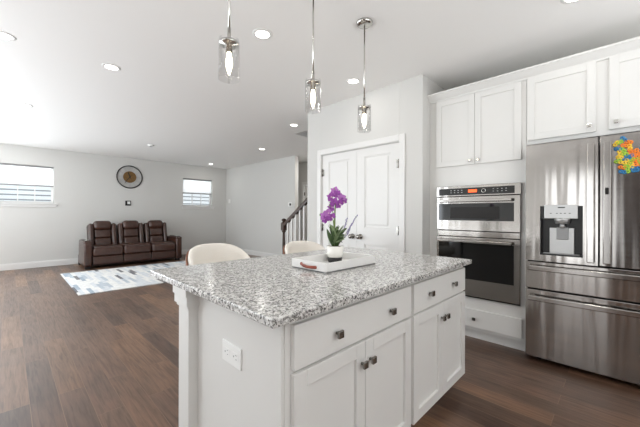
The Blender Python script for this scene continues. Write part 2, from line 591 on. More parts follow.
# baseboards
def board(name, x0, x1, y0, y1, side):
    b = MB()
    b.box(x0, x1, y0, y1, 0.0, 0.12, 0.004)
    t = 0.006
    if side == 'y':
        b.box(x0, x1, y0 + t, y1, 0.12, 0.14, 0.003)
    else:
        b.box(x0 + t, x1, y0, y1, 0.12, 0.14, 0.003)
    struct(b, name, 'trim')
board('baseboard_back', -3.18, 5.1, YW - 0.018, YW, 'y')
board('baseboard_right', 5.082, 5.1, 5.9, YW - 0.018, 'x')
board('baseboard_pantry', PX - 0.016, PX, DY1 + 0.075, PY1, 'x')

# windows on the sofa wall
def window(n, x0, x1):
    f = MB()
    y0, y1 = YW + 0.085, YW + 0.125
    t = 0.045
    f.box(x0, x1, y0, y1, WZ1 - t, WZ1, 0.003); f.box(x0, x1, y0, y1, WZ0, WZ0 + t, 0.003)
    f.box(x0, x0 + t, y0, y1, WZ0 + t, WZ1 - t, 0.003); f.box(x1 - t, x1, y0, y1, WZ0 + t, WZ1 - t, 0.003)
    zm = (WZ0 + WZ1) / 2 - 0.03
    f.box(x0 + t, x1 - t, y0 + 0.005, y1 - 0.005, zm, zm + 0.04, 0.002)
    for k in (1, 2):
        xx = x0 + t + (x1 - x0 - 2 * t) * k / 3
        f.box(xx - 0.010, xx + 0.010, y0 + 0.012, y1 - 0.012, WZ0 + t, WZ1 - t)
    o = tag(f.build('window_%d' % n, 'trim'), None, None, None, 'structure')
    MB().box(x0 + t, x1 - t, y0 + 0.018, y0 + 0.022, WZ0 + t, WZ1 - t).build('pane', 'pane', o)
    s = MB()
    s.box(x0 - 0.05, x1 + 0.07, YW - 0.045, YW + 0.085, WZ0 - 0.025, WZ0, 0.005)
    s.box(x0 - 0.03, x1 + 0.05, YW - 0.018, YW, WZ0 - 0.085, WZ0 - 0.025, 0.004)
    s.build('window_sill', 'trim', o)
    sh = MB()
    zb = 1.835
    rows = []
    nz = 22
    for i in range(nz + 1):
        z = zb + 0.03 + (WZ1 - 0.04 - zb - 0.03) * i / nz
        yy = YW + 0.045 + (0.006 if i % 2 else -0.006)
        rows.append([(x0 + 0.012, yy, z), (x1 - 0.012, yy, z)])
    sh.quads(rows, 0.002, smooth=False)
    so = tag(sh.build('cellular_shade', 'shade'), 'white pleated shade half lowered in the %s window of the sofa wall' % ('left' if n == 1 else 'right'), 'window shade', 'pleated window shades')
    MB().box(x0 + 0.008, x1 - 0.008, YW + 0.028, YW + 0.062, zb, zb + 0.03, 0.004).build('bottom_rail', 'grey_plastic', so)
    MB().box(x0 + 0.006, x1 - 0.006, YW + 0.02, YW + 0.07, WZ1 - 0.04, WZ1 - 0.002, 0.004).build('head_rail', 'grey_plastic', so)
window(1, *WIN[0])
window(2, *WIN[1])

# house next door: lap siding seen through the panes
h = MB()
h.box(-6, 12, 13.05, 13.3, -0.6, 4.6)
hs = h.build('neighbor_house', 'siding_lap_shadow')
tag(hs, 'pale lap-sided house wall seen through the sofa wall windows', 'house')
h = MB()
for k in range(34):
    z = -0.6 + 0.15 * k
    h.prism([(13.0, z), (13.02, z + 0.112), (13.05, z + 0.112), (13.05, z)], 'x', -6, 12)
h.build('siding', 'siding', hs)

# pantry double door + casing
cs = MB()
for y0, y1 in ((DY0 - 0.07, DY0), (DY1, DY1 + 0.07)):
    cs.box(PX - 0.018, PX, y0, y1, 0, DZ + 0.07, 0.004)
cs.box(PX - 0.018, PX, DY0, DY1, DZ, DZ + 0.07, 0.004)
cs.box(PX, PX + 0.11, DY0, DY0 + 0.006, 0, DZ); cs.box(PX, PX + 0.11, DY1 - 0.006, DY1, 0, DZ); cs.box(PX, PX + 0.11, DY0, DY1, DZ - 0.006, DZ)
struct(cs, 'trim_1', 'trim')

def panel_leaf(name, x, y0, y1, z1, hinge_left, knob=True):
    """two-panel door leaf whose front faces -X at x"""
    d = MB()
    T = 0.035
    st, top, lock0, lock1, bot = 0.115, z1 - 0.10, 0.87, 1.07, 0.22
    d.box(x, x + T, y0, y0 + st, 0.01, z1); d.box(x, x + T, y1 - st, y1, 0.01, z1)
    d.box(x, x + T, y0 + st, y1 - st, top, z1); d.box(x, x + T, y0 + st, y1 - st, lock0, lock1); d.box(x, x + T, y0 + st, y1 - st, 0.01, bot)
    for a, b in ((bot, lock0), (lock1, top)):
        d.box(x + 0.010, x + T - 0.004, y0 + st, y1 - st, a, b)
        p = 0.035
        d.box(x + 0.003, x + 0.012, y0 + st + p, y1 - st - p, a + p, b - p, 0.006)
        for q in ((y0 + st, y0 + st + 0.014, a, b), (y1 - st - 0.014, y1 - st, a, b), (y0 + st, y1 - st, a, a + 0.014), (y0 + st, y1 - st, b - 0.014, b)):
            d.box(x + 0.004, x + 0.012, *q, 0.003)
    o = tag(d.build(name, 'trim'), None, None, None, 'structure')
    hy = y1 - 0.004 if hinge_left else y0 + 0.004
    for hz in (0.25, 1.05, 1.80):
        hm = MB()
        hm.cyl((x - 0.010, hy, hz - 0.05), (x - 0.010, hy, hz + 0.05), 0.008, seg=10)
        s = -1 if hinge_left else 1
        hm.box(x - 0.004, x + 0.002, min(hy, hy + s * 0.03), max(hy, hy + s * 0.03), hz - 0.045, hz + 0.045)
        hm.build('hinge', 'knob', o)
    if knob:
        ky = y0 + 0.06 if hinge_left else y1 - 0.06
        k = MB()
        mt = Matrix.Translation((x, ky, 0.955)) @ Matrix.Rotation(-PI / 2, 4, 'Y')
        k.lathe([(0, 0), (0.032, 0), (0.032, 0.008), (0.012, 0.012), (0.012, 0.03), (0.022, 0.036), (0.029, 0.05), (0.026, 0.064), (0.012, 0.071), (0, 0.072)], 0, 0, 20, mt)
        k.build('knob', 'knob', o)
    return o
panel_leaf('door_1', PX + 0.012, DY0 + 0.009, (DY0 + DY1) / 2 - 0.002, DZ - 0.010, False)
panel_leaf('door_2', PX + 0.012, (DY0 + DY1) / 2 + 0.002, DY1 - 0.009, DZ - 0.010, True)
# hall door
panel_leaf('door_3', 5.965, 5.66, 6.48, 2.04, True, False)
cs = MB()
cs.box(5.932, 5.95, 6.48, 6.57, 0, 2.14, 0.004); cs.box(5.932, 5.95, 5.57, 5.66, 0, 2.14, 0.004); cs.box(5.932, 5.95, 5.66, 6.48, 2.05, 2.14, 0.004)
struct(cs, 'trim_2', 'trim')

# ------------------------------------------------------------------ cabinets
def shaker_x(mb, x, y0, y1, z0, z1, fr=0.055, t=0.02):
    """shaker front facing -X, its face at x"""
    b = 0.0015
    mb.box(x, x + t, y0, y0 + fr, z0, z1, b, 1); mb.box(x, x + t, y1 - fr, y1, z0, z1, b, 1)
    mb.box(x, x + t, y0 + fr, y1 - fr, z0, z0 + fr, b, 1); mb.box(x, x + t, y0 + fr, y1 - fr, z1 - fr, z1, b, 1)
    mb.box(x + 0.010, x + t - 0.002, y0 + fr - 0.002, y1 - fr + 0.002, z0 + fr - 0.002, z1 - fr + 0.002)
    return mb
def shaker_y(mb, y, x0, x1, z0, z1, fr=0.06, t=0.02):
    b = 0.0015
    mb.box(x0, x0 + fr, y, y + t, z0, z1, b, 1); mb.box(x1 - fr, x1, y, y + t, z0, z1, b, 1)
    mb.box(x0 + fr, x1 - fr, y, y + t, z0, z0 + fr, b, 1); mb.box(x0 + fr, x1 - fr, y, y + t, z1 - fr, z1, b, 1)
    mb.box(x0 + fr - 0.002, x1 - fr + 0.002, y + 0.013, y + t - 0.002, z0 + fr - 0.002, z1 - fr + 0.002)
    return mb
def sq_knob(p, d, parent, mat='knob', s=0.015):
    """square knob standing out of a front along direction d"""
    k = MB()
    p, d = Vector(p), Vector(d)
    k.cyl(p, p + d * 0.02, 0.006, seg=12)
    q = Vector((0, 0, 1)).rotation_difference(d).to_matrix().to_4x4()
    k.box(-s, s, -s, s, 0.016, 0.028, 0.003, 2, Matrix.Translation(p) @ q)
    return k.build('knob', mat, parent)

# island cabinets
IY = 0.81                                     # face frame plane of the island
def island_cabinet(x0, x1, dx0, dx1, kx, dkx, kz, label):
    t = thing('island_cabinet', ((x0 + x1) / 2, 1.13, 0), label, 'cabinet', 'island base cabinets')
    b = MB()
    b.box(x0, x1, IY, 1.43, 0.10, 0.884, 0.001, 1)
    b.build('body', 'cabinet', t)
    MB().box(x0, x1 - 0.002, IY + 0.075, 1.43, 0.0, 0.10).build('toe_kick', 'cabinet', t)
    d = MB().box(dx0, dx1, IY - 0.02, IY, 0.70, 0.858, 0.003).build('drawer', 'cabinet', t)
    for x in kx:
        sq_knob((x, IY - 0.02, kz), (0, -1, 0), d)
    xm = (dx0 + dx1) / 2
    for (a, bb), kk in zip(((dx0, xm - 0.0015), (xm + 0.0015, dx1)), dkx):
        o = shaker_y(MB(), IY - 0.02, a, bb, 0.105, 0.688).build('door', 'cabinet', t)
        sq_knob((kk, IY - 0.02, 0.60), (0, -1, 0), o)
    return t
island_cabinet(0.657, 1.515, 0.683, 1.499, (0.90, 1.29), (1.062, 1.124), 0.775, 'white island base cabinet nearest the camera, left of the two')
island_cabinet(1.5165, 2.30, 1.528, 2.285, (1.715, 2.06), (1.878, 1.938), 0.782, 'white island base cabinet at the oven end, right of the two')
# end panel with pilaster post at the seating side
t = thing('island_end_panel', (0.66, 1.3, 0), 'white island end panel with capped post and electrical outlet', 'panel')
MB().box(0.645, 0.6565, 0.812, 1.455, 0, 0.884, 0.001, 1).build('panel', 'cabinet', t)
MB().box(0.60, 0.72, 1.4555, 1.575, 0, 0.884, 0.003).build('post', 'cabinet', t)
cp = MB()
for (e, z0, z1) in ((0.022, 0.845, 0.884), (0.016, 0.80, 0.845), (0.008, 0.785, 0.80)):
    cp.box(0.60 - e, 0.72 + e, 1.4555 - min(e, 0.02), 1.575 + e, z0, z1, 0.003)
cp.build('capital', 'cabinet', t)
bk = MB().box(0.72, 2.30, 1.4555, 1.475, 0, 0.884)
bk.build('back_panel', 'cabinet', t)
op = thing('electrical_outlet', (0.645, 1.13, 0.665), 'white horizontal duplex outlet plate on the island end', 'outlet')
MB().box(0.639, 0.645, 1.058, 1.206, 0.622, 0.708, 0.0025).build('cover_plate', 'white_plastic', op)
for y in (1.098, 1.166):
    rc = MB().box(0.6375, 0.640, y - 0.024, y + 0.024, 0.648, 0.682, 0.001, 1).build('receptacle', 'white_plastic', op)
    sl = MB()
    sl.box(0.637, 0.6385, y - 0.012, y - 0.002, 0.672, 0.6745); sl.box(0.637, 0.6385, y - 0.012, y - 0.004, 0.656, 0.6585)
    sl.cyl((0.637, y + 0.011, 0.665), (0.6385, y + 0.011, 0.665), 0.0035, seg=10)
    sl.build('slot', 'grey_plastic', rc)
ct = MB().box(0.57, 2.33, 0.76, 1.92, 0.8845, 0.9145, 0.004, 2)
tag(ct.build('countertop', 'granite'), 'speckled grey and white granite countertop covering the island', 'countertop')

# tall oven cabinet
XF = 3.22
t = thing('oven_cabinet', (3.53, 1.04, 0), 'tall white cabinet housing the wall ovens with doors above', 'cabinet')
b = MB()
b.box(XF, 3.858, 0.598, 0.638, 0.10, 2.43); b.box(XF, 3.858, 1.389, 1.484, 0.10, 2.43)
b.box(XF, 3.858, 0.638, 1.389, 0.10, 0.412); b.box(XF, 3.858, 0.638, 1.389, 1.522, 2.43)
b.box(3.80, 3.858, 0.638, 1.389, 0.412, 1.522)
b.build('body', 'cabinet', t)
MB().box(XF + 0.06, 3.858, 0.598, 1.484, 0, 0.10).build('toe_kick', 'cabinet', t)
for (a, bb), ky in zip(((0.634, 1.0235), (1.0265, 1.408)), (0.990, 1.062)):
    o = shaker_x(MB(), XF - 0.02, a, bb, 1.73, 2.425).build('door', 'cabinet', t)
    sq_knob((XF - 0.02, ky, 1.768), (-1, 0, 0), o, 'chrome', 0.013)
o = MB().box(XF - 0.02, XF, 0.624, 1.42, 0.13, 0.305, 0.003).build('drawer', 'cabinet', t)
sq_knob((XF - 0.02, 1.02, 0.217), (-1, 0, 0), o)

# cabinet over the refrigerator, with its end panel
t = thing('refrigerator_cabinet', (3.53, 0.1, 1.845), 'white two-door cabinet mounted above the refrigerator', 'cabinet')
MB().box(XF, 3.858, -0.395, 0.596, 1.85, 2.43).build('body', 'cabinet', t)
MB().box(XF, 3.858, -0.42, -0.396, 0, 2.43).build('side_panel', 'cabinet', t)
for a, bb, ky in ((0.14, 0.59, 0.178), (-0.385, 0.065, 0.025)):
    o = shaker_x(MB(), XF - 0.02, a, bb, 1.885, 2.432).build('door', 'cabinet', t)
    sq_knob((XF - 0.02, ky, 1.935), (-1, 0, 0), o, 'chrome', 0.014)
# crown moulding running over both cabinets
cr = MB().prism([(XF + 0.02, 2.43), (XF - 0.012, 2.43), (XF - 0.014, 2.445), (XF - 0.03, 2.46), (XF - 0.058, 2.492), (XF - 0.066, 2.496), (XF - 0.066, 2.512), (XF + 0.02, 2.512)], 'y', -0.46, 1.484)
struct(cr, 'trim_3', 'cabinet')

# ------------------------------------------------------------------ wall ovens
OX = 3.185
t = thing('double_oven', (3.5, 1.013, 0.415), 'stainless combination wall oven with microwave above the lower oven', 'oven')
oy0, oy1 = 0.640, 1.387
MB().box(XF + 0.003, 3.78, oy0 + 0.004, oy1 - 0.004, 0.416, 1.518).build('body', 'darkmetal', t)
cpn = MB().box(OX, XF + 0.003, oy0 - 0.008, oy1 + 0.008, 1.418, 1.522, 0.003).build('control_panel', 'steel', t)
MB().box(OX - 0.003, OX, oy0 + 0.04, oy1 - 0.02, 1.430, 1.498, 0.001, 1).build('touch_panel', 'blackglass', cpn)
MB().box(OX - 0.0042, OX - 0.003, 0.995, 1.075, 1.452, 1.480).build('display', 'orange_display', cpn)
for k in range(4):
    for r in range(2):
        for yb in (1.13, 0.74):
            MB().box(OX - 0.004, OX - 0.003, yb + k * 0.035, yb + 0.012 + k * 0.035, 1.452 + r * 0.022, 1.458 + r * 0.022).build('button', 'grey_plastic', cpn)
kn = MB()
kn.torus((OX - 0.004, 0.935, 1.465), 0.017, 0.003, Matrix.Rotation(PI / 2, 4, 'Y'))
kn.build('dial', 'chrome', cpn)
def oven_door(name, z0, z1, wz0, wz1, hz):
    d = MB().box(OX, XF + 0.003, oy0 - 0.004, oy1 + 0.004, z0, z1, 0.004).build(name, 'steel', t)
    MB().box(OX - 0.003, OX, oy0 + 0.045, oy1 - 0.018, wz0, wz1, 0.001, 1).build('window', 'blackglass', d)
    hb = MB()
    hb.box(OX - 0.055, OX - 0.035, oy0 + 0.05, oy1 - 0.02, hz - 0.014, hz + 0.014, 0.006, 3)
    for y in (oy0 + 0.08, oy1 - 0.05):
        hb.box(OX - 0.037, OX, y - 0.01, y + 0.01, hz - 0.009, hz + 0.009, 0.002)
    hb.build('handle', 'steel_bar', d)
    return d
md = oven_door('microwave_door', 1.075, 1.412, 1.175, 1.345, 1.372)
MB().box(OX - 0.0038, OX - 0.003, 0.80, 1.25, 1.195, 1.31).build('window_screen', 'darkmetal', md)
MB().box(OX + 0.012, XF + 0.003, oy0, oy1, 1.016, 1.070, 0.002).build('vent_strip', 'steel', t)
oven_door('oven_door', 0.432, 1.010, 0.598, 0.955, 0.972)

# ------------------------------------------------------------------ refrigerator
FX = 3.10
fy0, fy1, fc = -0.338, 0.580, 0.118
t = thing('refrigerator', (3.47, 0.121, 0), 'stainless french door refrigerator with water dispenser and two drawers', 'refrigerator')
MB().box(3.175, 3.84, fy0 + 0.004, fy1 - 0.004, 0.02, 1.79, 0.003).build('body', 'darkmetal', t)
for y in (fy0 + 0.08, fy1 - 0.08):
    for x in (3.21, 3.75):
        MB().cyl((x, y, 0), (x, y, 0.021), 0.02, seg=12).build('foot', 'black', t)
# left door built around the dispenser recess
ld = MB()
ry0, ry1, rz0, rz1 = 0.208, 0.478, 0.905, 1.306
ld.box(FX, 3.17, fc + 0.004, ry0, 0.852, 1.822, 0.0); ld.box(FX, 3.17, ry1, fy1, 0.852, 1.822, 0.0)
ld.box(FX, 3.17, ry0, ry1, 0.852, rz0); ld.box(FX, 3.17, ry0, ry1, rz1, 1.822)
ldo = ld.build('left_door', 'steel', t)
nb = MB()
nb.box(3.155, 3.17, ry0, ry1, rz0, rz1)
nb.box(FX + 0.002, 3.155, ry0, ry0 + 0.006, rz0, rz1); nb.box(FX + 0.002, 3.155, ry1 - 0.006, ry1, rz0, rz1)
nb.box(FX + 0.002, 3.155, ry0, ry1, rz0, rz0 + 0.012); nb.box(FX + 0.002, 3.155, ry0, ry1, 1.2, rz1)
nbo = nb.build('dispenser_recess', 'black', ldo)
dp = MB().box(FX - 0.012, FX + 0.01, 0.237, 0.449, 1.205, 1.316, 0.004).build('dispenser_panel', 'light_panel', ldo)
for k, y in enumerate((0.28, 0.31, 0.335, 0.36, 0.40)):
    MB().box(FX - 0.0128, FX - 0.012, y, y + 0.012, 1.245, 1.250).build('icon', 'darkmetal', dp)
MB().box(FX - 0.0128, FX - 0.012, 0.315, 0.36, 1.29, 1.298).build('display', 'darkmetal', dp)
sp = MB()
sp.lathe([(0, 1.165), (0.045, 1.165), (0.052, 1.19), (0.055, 1.205), (0, 1.205)], 3.125, 0.335, 24, None)
sp.cyl((3.125, 0.335, 1.13), (3.125, 0.335, 1.166), 0.018, seg=16)
sp.build('spout', 'light_panel', ldo)
pdl = MB()
pdl.box(3.138, 3.152, 0.262, 0.42, rz0 + 0.013, 1.13, 0.004)
pdo = pdl.build('back_plate', 'light_panel', ldo)
MB().box(3.128, 3.138, 0.297, 0.375, 1.035, 1.135, 0.005).build('paddle', 'grey_plastic', pdo)
MB().box(FX + 0.004, 3.15, ry0 + 0.02, ry1 - 0.02, rz0 + 0.0125, rz0 + 0.018).build('drip_tray', 'grey_plastic', ldo)
rdo = MB().box(FX, 3.17, fy0, fc - 0.004, 0.852, 1.822, 0.004).build('right_door', 'steel', t)
def vhandle(y0, y1, parent, badge):
    hb = MB()
    hb.box(FX - 0.05, FX - 0.03, y0, y1, 0.875, 1.775, 0.006, 3)
    for z in (0.90, 1.75):
        hb.box(FX - 0.032, FX, y0 + 0.004, y1 - 0.004, z - 0.022, z + 0.022, 0.003)
    o = hb.build('handle', 'steel_bar', parent)
    if badge:
        MB().box(FX - 0.0525, FX - 0.05, y0 + 0.012, y1 - 0.012, 1.385, 1.435, 0.001, 1).build('button', 'darkmetal', o)
vhandle(0.140, 0.184, ldo, False)
vhandle(0.050, 0.094, rdo, True)
def drawer_front(name, z0, z1, hz):
    d = MB().box(FX, 3.17, fy0, fy1, z0, z1, 0.004).build(name, 'steel', t)
    hb = MB()
    hb.box(FX - 0.055, FX - 0.032, fy0 + 0.025, fy1 - 0.025, hz - 0.021, hz + 0.021, 0.007, 3)
    for y in (fy0 + 0.05, fy1 - 0.05):
        hb.box(FX - 0.034, FX, y - 0.02, y + 0.02, hz - 0.015, hz + 0.015, 0.003)
    hb.build('handle', 'steel_bar', d)
drawer_front('middle_drawer', 0.620, 0.842, 0.795)
drawer_front('freezer_drawer', 0.045, 0.608, 0.545)

# ring magnets on the right door
MAG = [('blue', 624, 139), ('green', 620, 142), ('yellow', 616, 143.5), ('orange', 629, 142), ('orange', 625, 145.5), ('yellow', 630, 147), ('blue', 618, 149),
       ('green', 623, 150), ('yellow', 620, 153), ('green', 625, 154), ('orange', 630.5, 151.5), ('orange', 635, 151), ('orange', 638.5, 153), ('yellow', 620, 157.5), ('blue', 626, 157.5),
       ('blue', 631, 156.5), ('orange', 635.5, 156), ('green', 618, 161), ('yellow', 622.5, 162.5), ('yellow', 627.5, 161.5), ('green', 632, 160.5), ('orange', 636, 160.5), ('green', 639.5, 159.5),
       ('orange', 638, 164.5), ('green', 627.5, 165.5), ('yellow', 632, 165), ('orange', 622.5, 167.5), ('green', 628, 170), ('blue', 633.5, 169), ('blue', 638, 168.5), ('blue', 623, 172), ('orange', 642, 157), ('green', 643, 163), ('blue', 642, 150)]
proto = {}
for k, (cn, px, py) in enumerate(MAG):
    y = 0.033 - (px - 614.6) * 0.00504
    z = 1.700 - (py - 150) * 0.00715 + (px - 627) * -0.0007
    if cn not in proto:
        m = MB()
        q = Matrix.Rotation(PI / 2, 4, 'Y')
        m.torus((FX - 0.006, 0.010, 0), 0.0088, 0.0056, q, 16, 6)
        m.torus((FX - 0.006, -0.010, 0), 0.0088, 0.0056, q, 16, 6)
        o = m.build('fridge_magnet', 'mag_' + cn, None, (FX - 0.006, 0, 0))
        proto[cn] = o
    else:
        o = proto[cn].copy()
        COL.objects.link(o)
    o.location = (FX - 0.006, y, z)
    o.rotation_euler = (random.choice((0.3, -0.5, 0.9, -1.0, 1.4)), 0, 0)
    tag(o, '%s double-ring plastic magnet in the bright cluster on the refrigerator' % cn, 'magnet', '%s ring magnets on the refrigerator' % cn)

# ------------------------------------------------------------------ pendants
def pendant(x, y, dz, label):
    t = thing('pendant_lamp', (x, y, 1.895 + dz), label, 'pendant lamp', 'pendant lamps over the island')
    MB().lathe([(0, CE), (0.062, CE), (0.062, CE - 0.012), (0.05, CE - 0.022), (0.012, CE - 0.026), (0, CE - 0.026)], x, y).build('canopy', 'chrome', t)
    MB().cyl((x, y, 2.12 + dz), (x, y, CE - 0.02), 0.0055, seg=12).build('rod', 'chrome', t)
    MB().lathe([(0, 2.155 + dz), (0.008, 2.155 + dz), (0.010, 2.10 + dz), (0.016, 2.09 + dz), (0.048, 2.082 + dz), (0.0485, 2.070 + dz), (0.018, 2.068 + dz), (0.018, 2.03 + dz), (0, 2.03 + dz)], x, y).build('cap', 'chrome', t)
    MB().lathe([(0.0505, 2.096 + dz), (0.0515, 1.895 + dz), (0.0500, 1.895 + dz), (0.0490, 2.096 + dz)], x, y, 40).build('glass_shade', 'lampglass', t)
    MB().lathe([(0, 2.03 + dz), (0.010, 2.028 + dz), (0.011, 2.015 + dz), (0.017, 1.985 + dz), (0.016, 1.965 + dz), (0.009, 1.935 + dz), (0.003, 1.92 + dz), (0, 1.919 + dz)], x, y, 16).build('bulb', 'bulb', t)
    l = bpy.data.lights.new('pendant_glow', 'POINT')
    l.energy, l.color, l.shadow_soft_size = 0.9, (1, 0.93, 0.82), 0.03
    lo = bpy.data.objects.new('pendant_glow', l)
    COL.objects.link(lo)
    lo.parent = t
    lo.location = (0, 0, -0.01)
pendant(0.78, 1.41, 0.018, 'glass cylinder pendant lamp nearest the camera, leftmost over the island')
pendant(1.37, 1.41, 0.0, 'glass cylinder pendant lamp between the other two over the island')
pendant(1.92, 1.41, -0.022, 'glass cylinder pendant lamp farthest right, hung before the pantry doors')

# ------------------------------------------------------------------ recessed lights, smoke detector
def downlight(x, y, label, power=2.2):
    t = thing('recessed_light', (x, y, CE), label, 'ceiling light', 'recessed ceiling lights')
    MB().lathe([(0.055, CE - 0.001), (0.057, CE - 0.006), (0.078, CE - 0.004), (0.081, CE), (0.055, CE)], x, y).build('trim_ring', 'white_plastic', t)
    MB().lathe([(0, CE - 0.004), (0.056, CE - 0.004), (0.056, CE), (0, CE)], x, y).build('diffuser', 'downlight', t)
    l = bpy.data.lights.new('downlight_beam', 'AREA')
    l.shape = 'DISK'
    l.size, l.energy, l.color = 0.1, power, (1, 0.97, 0.92)
    lo = bpy.data.objects.new('downlight_beam', l)
    COL.objects.link(lo)
    lo.parent = t
    lo.location = (0, 0, -0.012)
for x, y, lb in ((-0.03, 3.66, 'lit recessed ceiling light cut by the left photo edge'),
                 (0.73, 3.67, 'lit recessed ceiling light between left photo edge and first pendant'),
                 (0.165, 5.815, 'lit recessed ceiling light above and before the left window'),
                 (0.25, 8.61, 'lit recessed ceiling light near the left window wall'),
                 (1.46, 2.10, 'lit recessed ceiling light between the first two pendants'),
                 (3.333, 3.88, 'lit recessed ceiling light beside the stairwell opening'),
                 (2.68, 2.12, 'lit recessed ceiling light in front of the pantry doors'),
                 (4.07, 5.857, 'lit recessed ceiling light in the living room toward the switch wall'),
                 (4.26, 8.75, 'lit recessed ceiling light closest to the right window'),
                 (5.55, 5.2, 'added unseen recessed light brightening the hall past the stairs'),  # added out of sight to lift the dark hall behind the balusters
                 (2.67, 0.22, 'lit recessed ceiling light in front of the refrigerator')):
    downlight(x, y, lb, 15.0 if x > 5 else (1.0 if 2.6 < x < 2.7 else 2.2))
sd = thing('smoke_detector', (2.17, 7.256, CE), 'small white smoke detector on the living room ceiling', 'smoke detector')
MB().lathe([(0, CE), (0.065, CE), (0.065, CE - 0.02), (0.05, CE - 0.034), (0, CE - 0.036)], 2.17, 7.256).build('housing', 'white_plastic', sd)
MB().lathe([(0.03, CE - 0.035), (0.032, CE - 0.038), (0, CE - 0.038)], 2.17, 7.256).build('vent_ring', 'grey_plastic', sd)

# ------------------------------------------------------------------ sofa
def rbox(mb, x0, x1, y0, y1, z0, z1, b=0.05, mat=None):
    return mb.box(x0, x1, y0, y1, z0, z1, min(b, 0.49 * min(x1 - x0, y1 - y0, z1 - z0)), 5, mat, True)
SX0, SX1, SYF = 1.165, 3.245, 8.30
t = thing('sofa', (2.18, 8.8, 0), 'dark brown leather three-seat reclining sofa against the far wall', 'sofa')
MB().box(SX0 + 0.02, SX1 - 0.02, SYF + 0.08, 9.28, 0.05, 0.24, 0.01).build('base', 'leather_dark', t)
for x in (SX0 + 0.05, SX1 - 0.12):
    for y in (SYF + 0.03, 9.2):
        MB().box(x - 0.03, x + 0.07, y, y + 0.07, 0, 0.06, 0.004).build('foot', 'black', t)
aw = 0.145
for x0 in (SX0, SX1 - aw):
    m = MB()
    rbox(m, x0, x0 + aw, SYF, 9.05, 0.05, 0.575, 0.035)
    rbox(m, x0 - 0.005, x0 + aw + 0.005, SYF + 0.01, 9.0, 0.545, 0.615, 0.03)
    a = m.build('arm', 'leather', t)
    cpan = MB().box(x0 + 0.025, x0 + aw - 0.025, SYF + 0.05, SYF + 0.55, 0.613, 0.630, 0.006).build('console_panel', 'black', a)
    cup = MB()
    cup.torus((x0 + aw / 2, SYF + 0.16, 0.632), 0.042, 0.006)
    cup.build('cup_holder', 'chrome', cpan)
sx = [SX0 + aw + 0.005, SX0 + aw + 0.005 + 0.60, SX0 + aw + 0.005 + 1.20, SX1 - aw - 0.005]
for k in range(3):
    a, b = sx[k] + 0.004, sx[k + 1] - 0.004
    cx = (a + b) / 2
    m = MB()
    rbox(m, a, b, SYF + 0.0, 9.0, 0.26, 0.46, 0.06)
    rbox(m, a + 0.02, b - 0.02, SYF + 0.05, 8.95, 0.42, 0.488, 0.035)
    m.build('seat', 'leather', t)
    m = MB()
    rbox(m, a, b, SYF + 0.03, SYF + 0.14, 0.08, 0.265, 0.025)
    m.build('footrest', 'leather', t)
    tilt = Matrix.Translation((0, 8.86, 0.46)) @ Matrix.Rotation(-math.radians(13), 4, 'X') @ Matrix.Translation((0, -8.86, -0.46))
    m = MB()
    rbox(m, a + 0.01, b - 0.01, 8.92, 9.10, 0.30, 1.005, 0.05, tilt)
    bo = m.build('backrest', 'leather_dark', t)
    hw = 0.175
    for xa, xb in ((a + 0.012, cx - hw), (cx + hw, b - 0.012)):
        m = MB()
        rbox(m, xa, xb, 8.82, 9.06, 0.42, 1.0, 0.05, tilt)
        m.build('side_bolster', 'leather', bo)
    for z0, z1 in ((0.44, 0.645), (0.64, 0.86)):
        m = MB()
        rbox(m, cx - hw + 0.006, cx + hw - 0.006, 8.845, 9.0, z0, z1, 0.045, tilt)
        m.build('lumbar_cushion', 'leather', bo)
    m = MB()
    rbox(m, cx - hw - 0.015, cx + hw + 0.015, 8.79, 9.04, 0.83, 1.065, 0.09, tilt)
    m.build('headrest', 'leather', bo)

rg = MB().box(0.745, 3.35, 5.76, 8.02, 0.0, 0.014, 0.004)
tag(rg.build('area_rug', 'rug'), 'pale area rug with blue-grey dashes in front of the sofa', 'rug')

# ------------------------------------------------------------------ clock, thermostats, switch
t = thing('wall_clock', (2.29, YW, 2.20), 'large open-frame round wall clock with bronze center above the sofa', 'clock')
qy = Matrix.Rotation(PI / 2, 4, 'X')
cx, cy, cz = 2.29, YW - 0.02, 2.20
MB().torus((cx, cy, cz), 0.295, 0.013, qy, 48, 8).build('outer_rim', 'darkmetal', t)
MB().cyl((cx, cy + 0.016, cz), (cx, cy - 0.010, cz), 0.152, seg=40).build('center_disc', 'brass', t)
nm = MB()
ROM = ['XII', 'I', 'II', 'III', 'IV', 'V', 'VI', 'VII', 'VIII', 'IX', 'X', 'XI']
for k, s in enumerate(ROM):
    ang = -2 * PI * k / 12
    wd = [0.016 if ch == 'I' else 0.036 for ch in s]
    x = -sum(wd) / 2
    fr = Matrix.Translation((cx, cy, cz)) @ Matrix.Rotation(-ang, 4, 'Y')
    for ch, ww in zip(s, wd):
        mid = x + ww / 2
        h0, h1, th = 0.168, 0.278, 0.0035
        if ch == 'I':
            nm.box(mid - th, mid + th, -0.003, 0.003, h0, h1, 0, 1, fr)
        else:
            for sg in (-1, 1):
                if ch == 'X':
                    lean = Matrix.Translation((mid, 0, (h0 + h1) / 2)) @ Matrix.Rotation(sg * 0.28, 4, 'Y')
                else:
                    lean = Matrix.Translation((mid + sg * 0.008, 0, (h0 + h1) / 2)) @ Matrix.Rotation(sg * 0.15, 4, 'Y')
                nm.box(-th, th, -0.003, 0.003, -0.055, 0.055, 0, 1, fr @ lean)
        x += ww
for k in range(12):
    fr = Matrix.Translation((cx, cy, cz)) @ Matrix.Rotation(2 * PI * (k + 0.5) / 12, 4, 'Y')
    nm.box(-0.002, 0.002, -0.002, 0.002, 0.15, 0.295, 0, 1, fr)
nm.build('numeral', 'light_panel', t)
MB().box(-0.012, 0.012, -0.018, -0.012, -0.04, 0.13, 0.002, 1, Matrix.Translation((cx, cy, cz)) @ Matrix.Rotation(-0.35, 4, 'Y')).build('hour_hand', 'black', t)
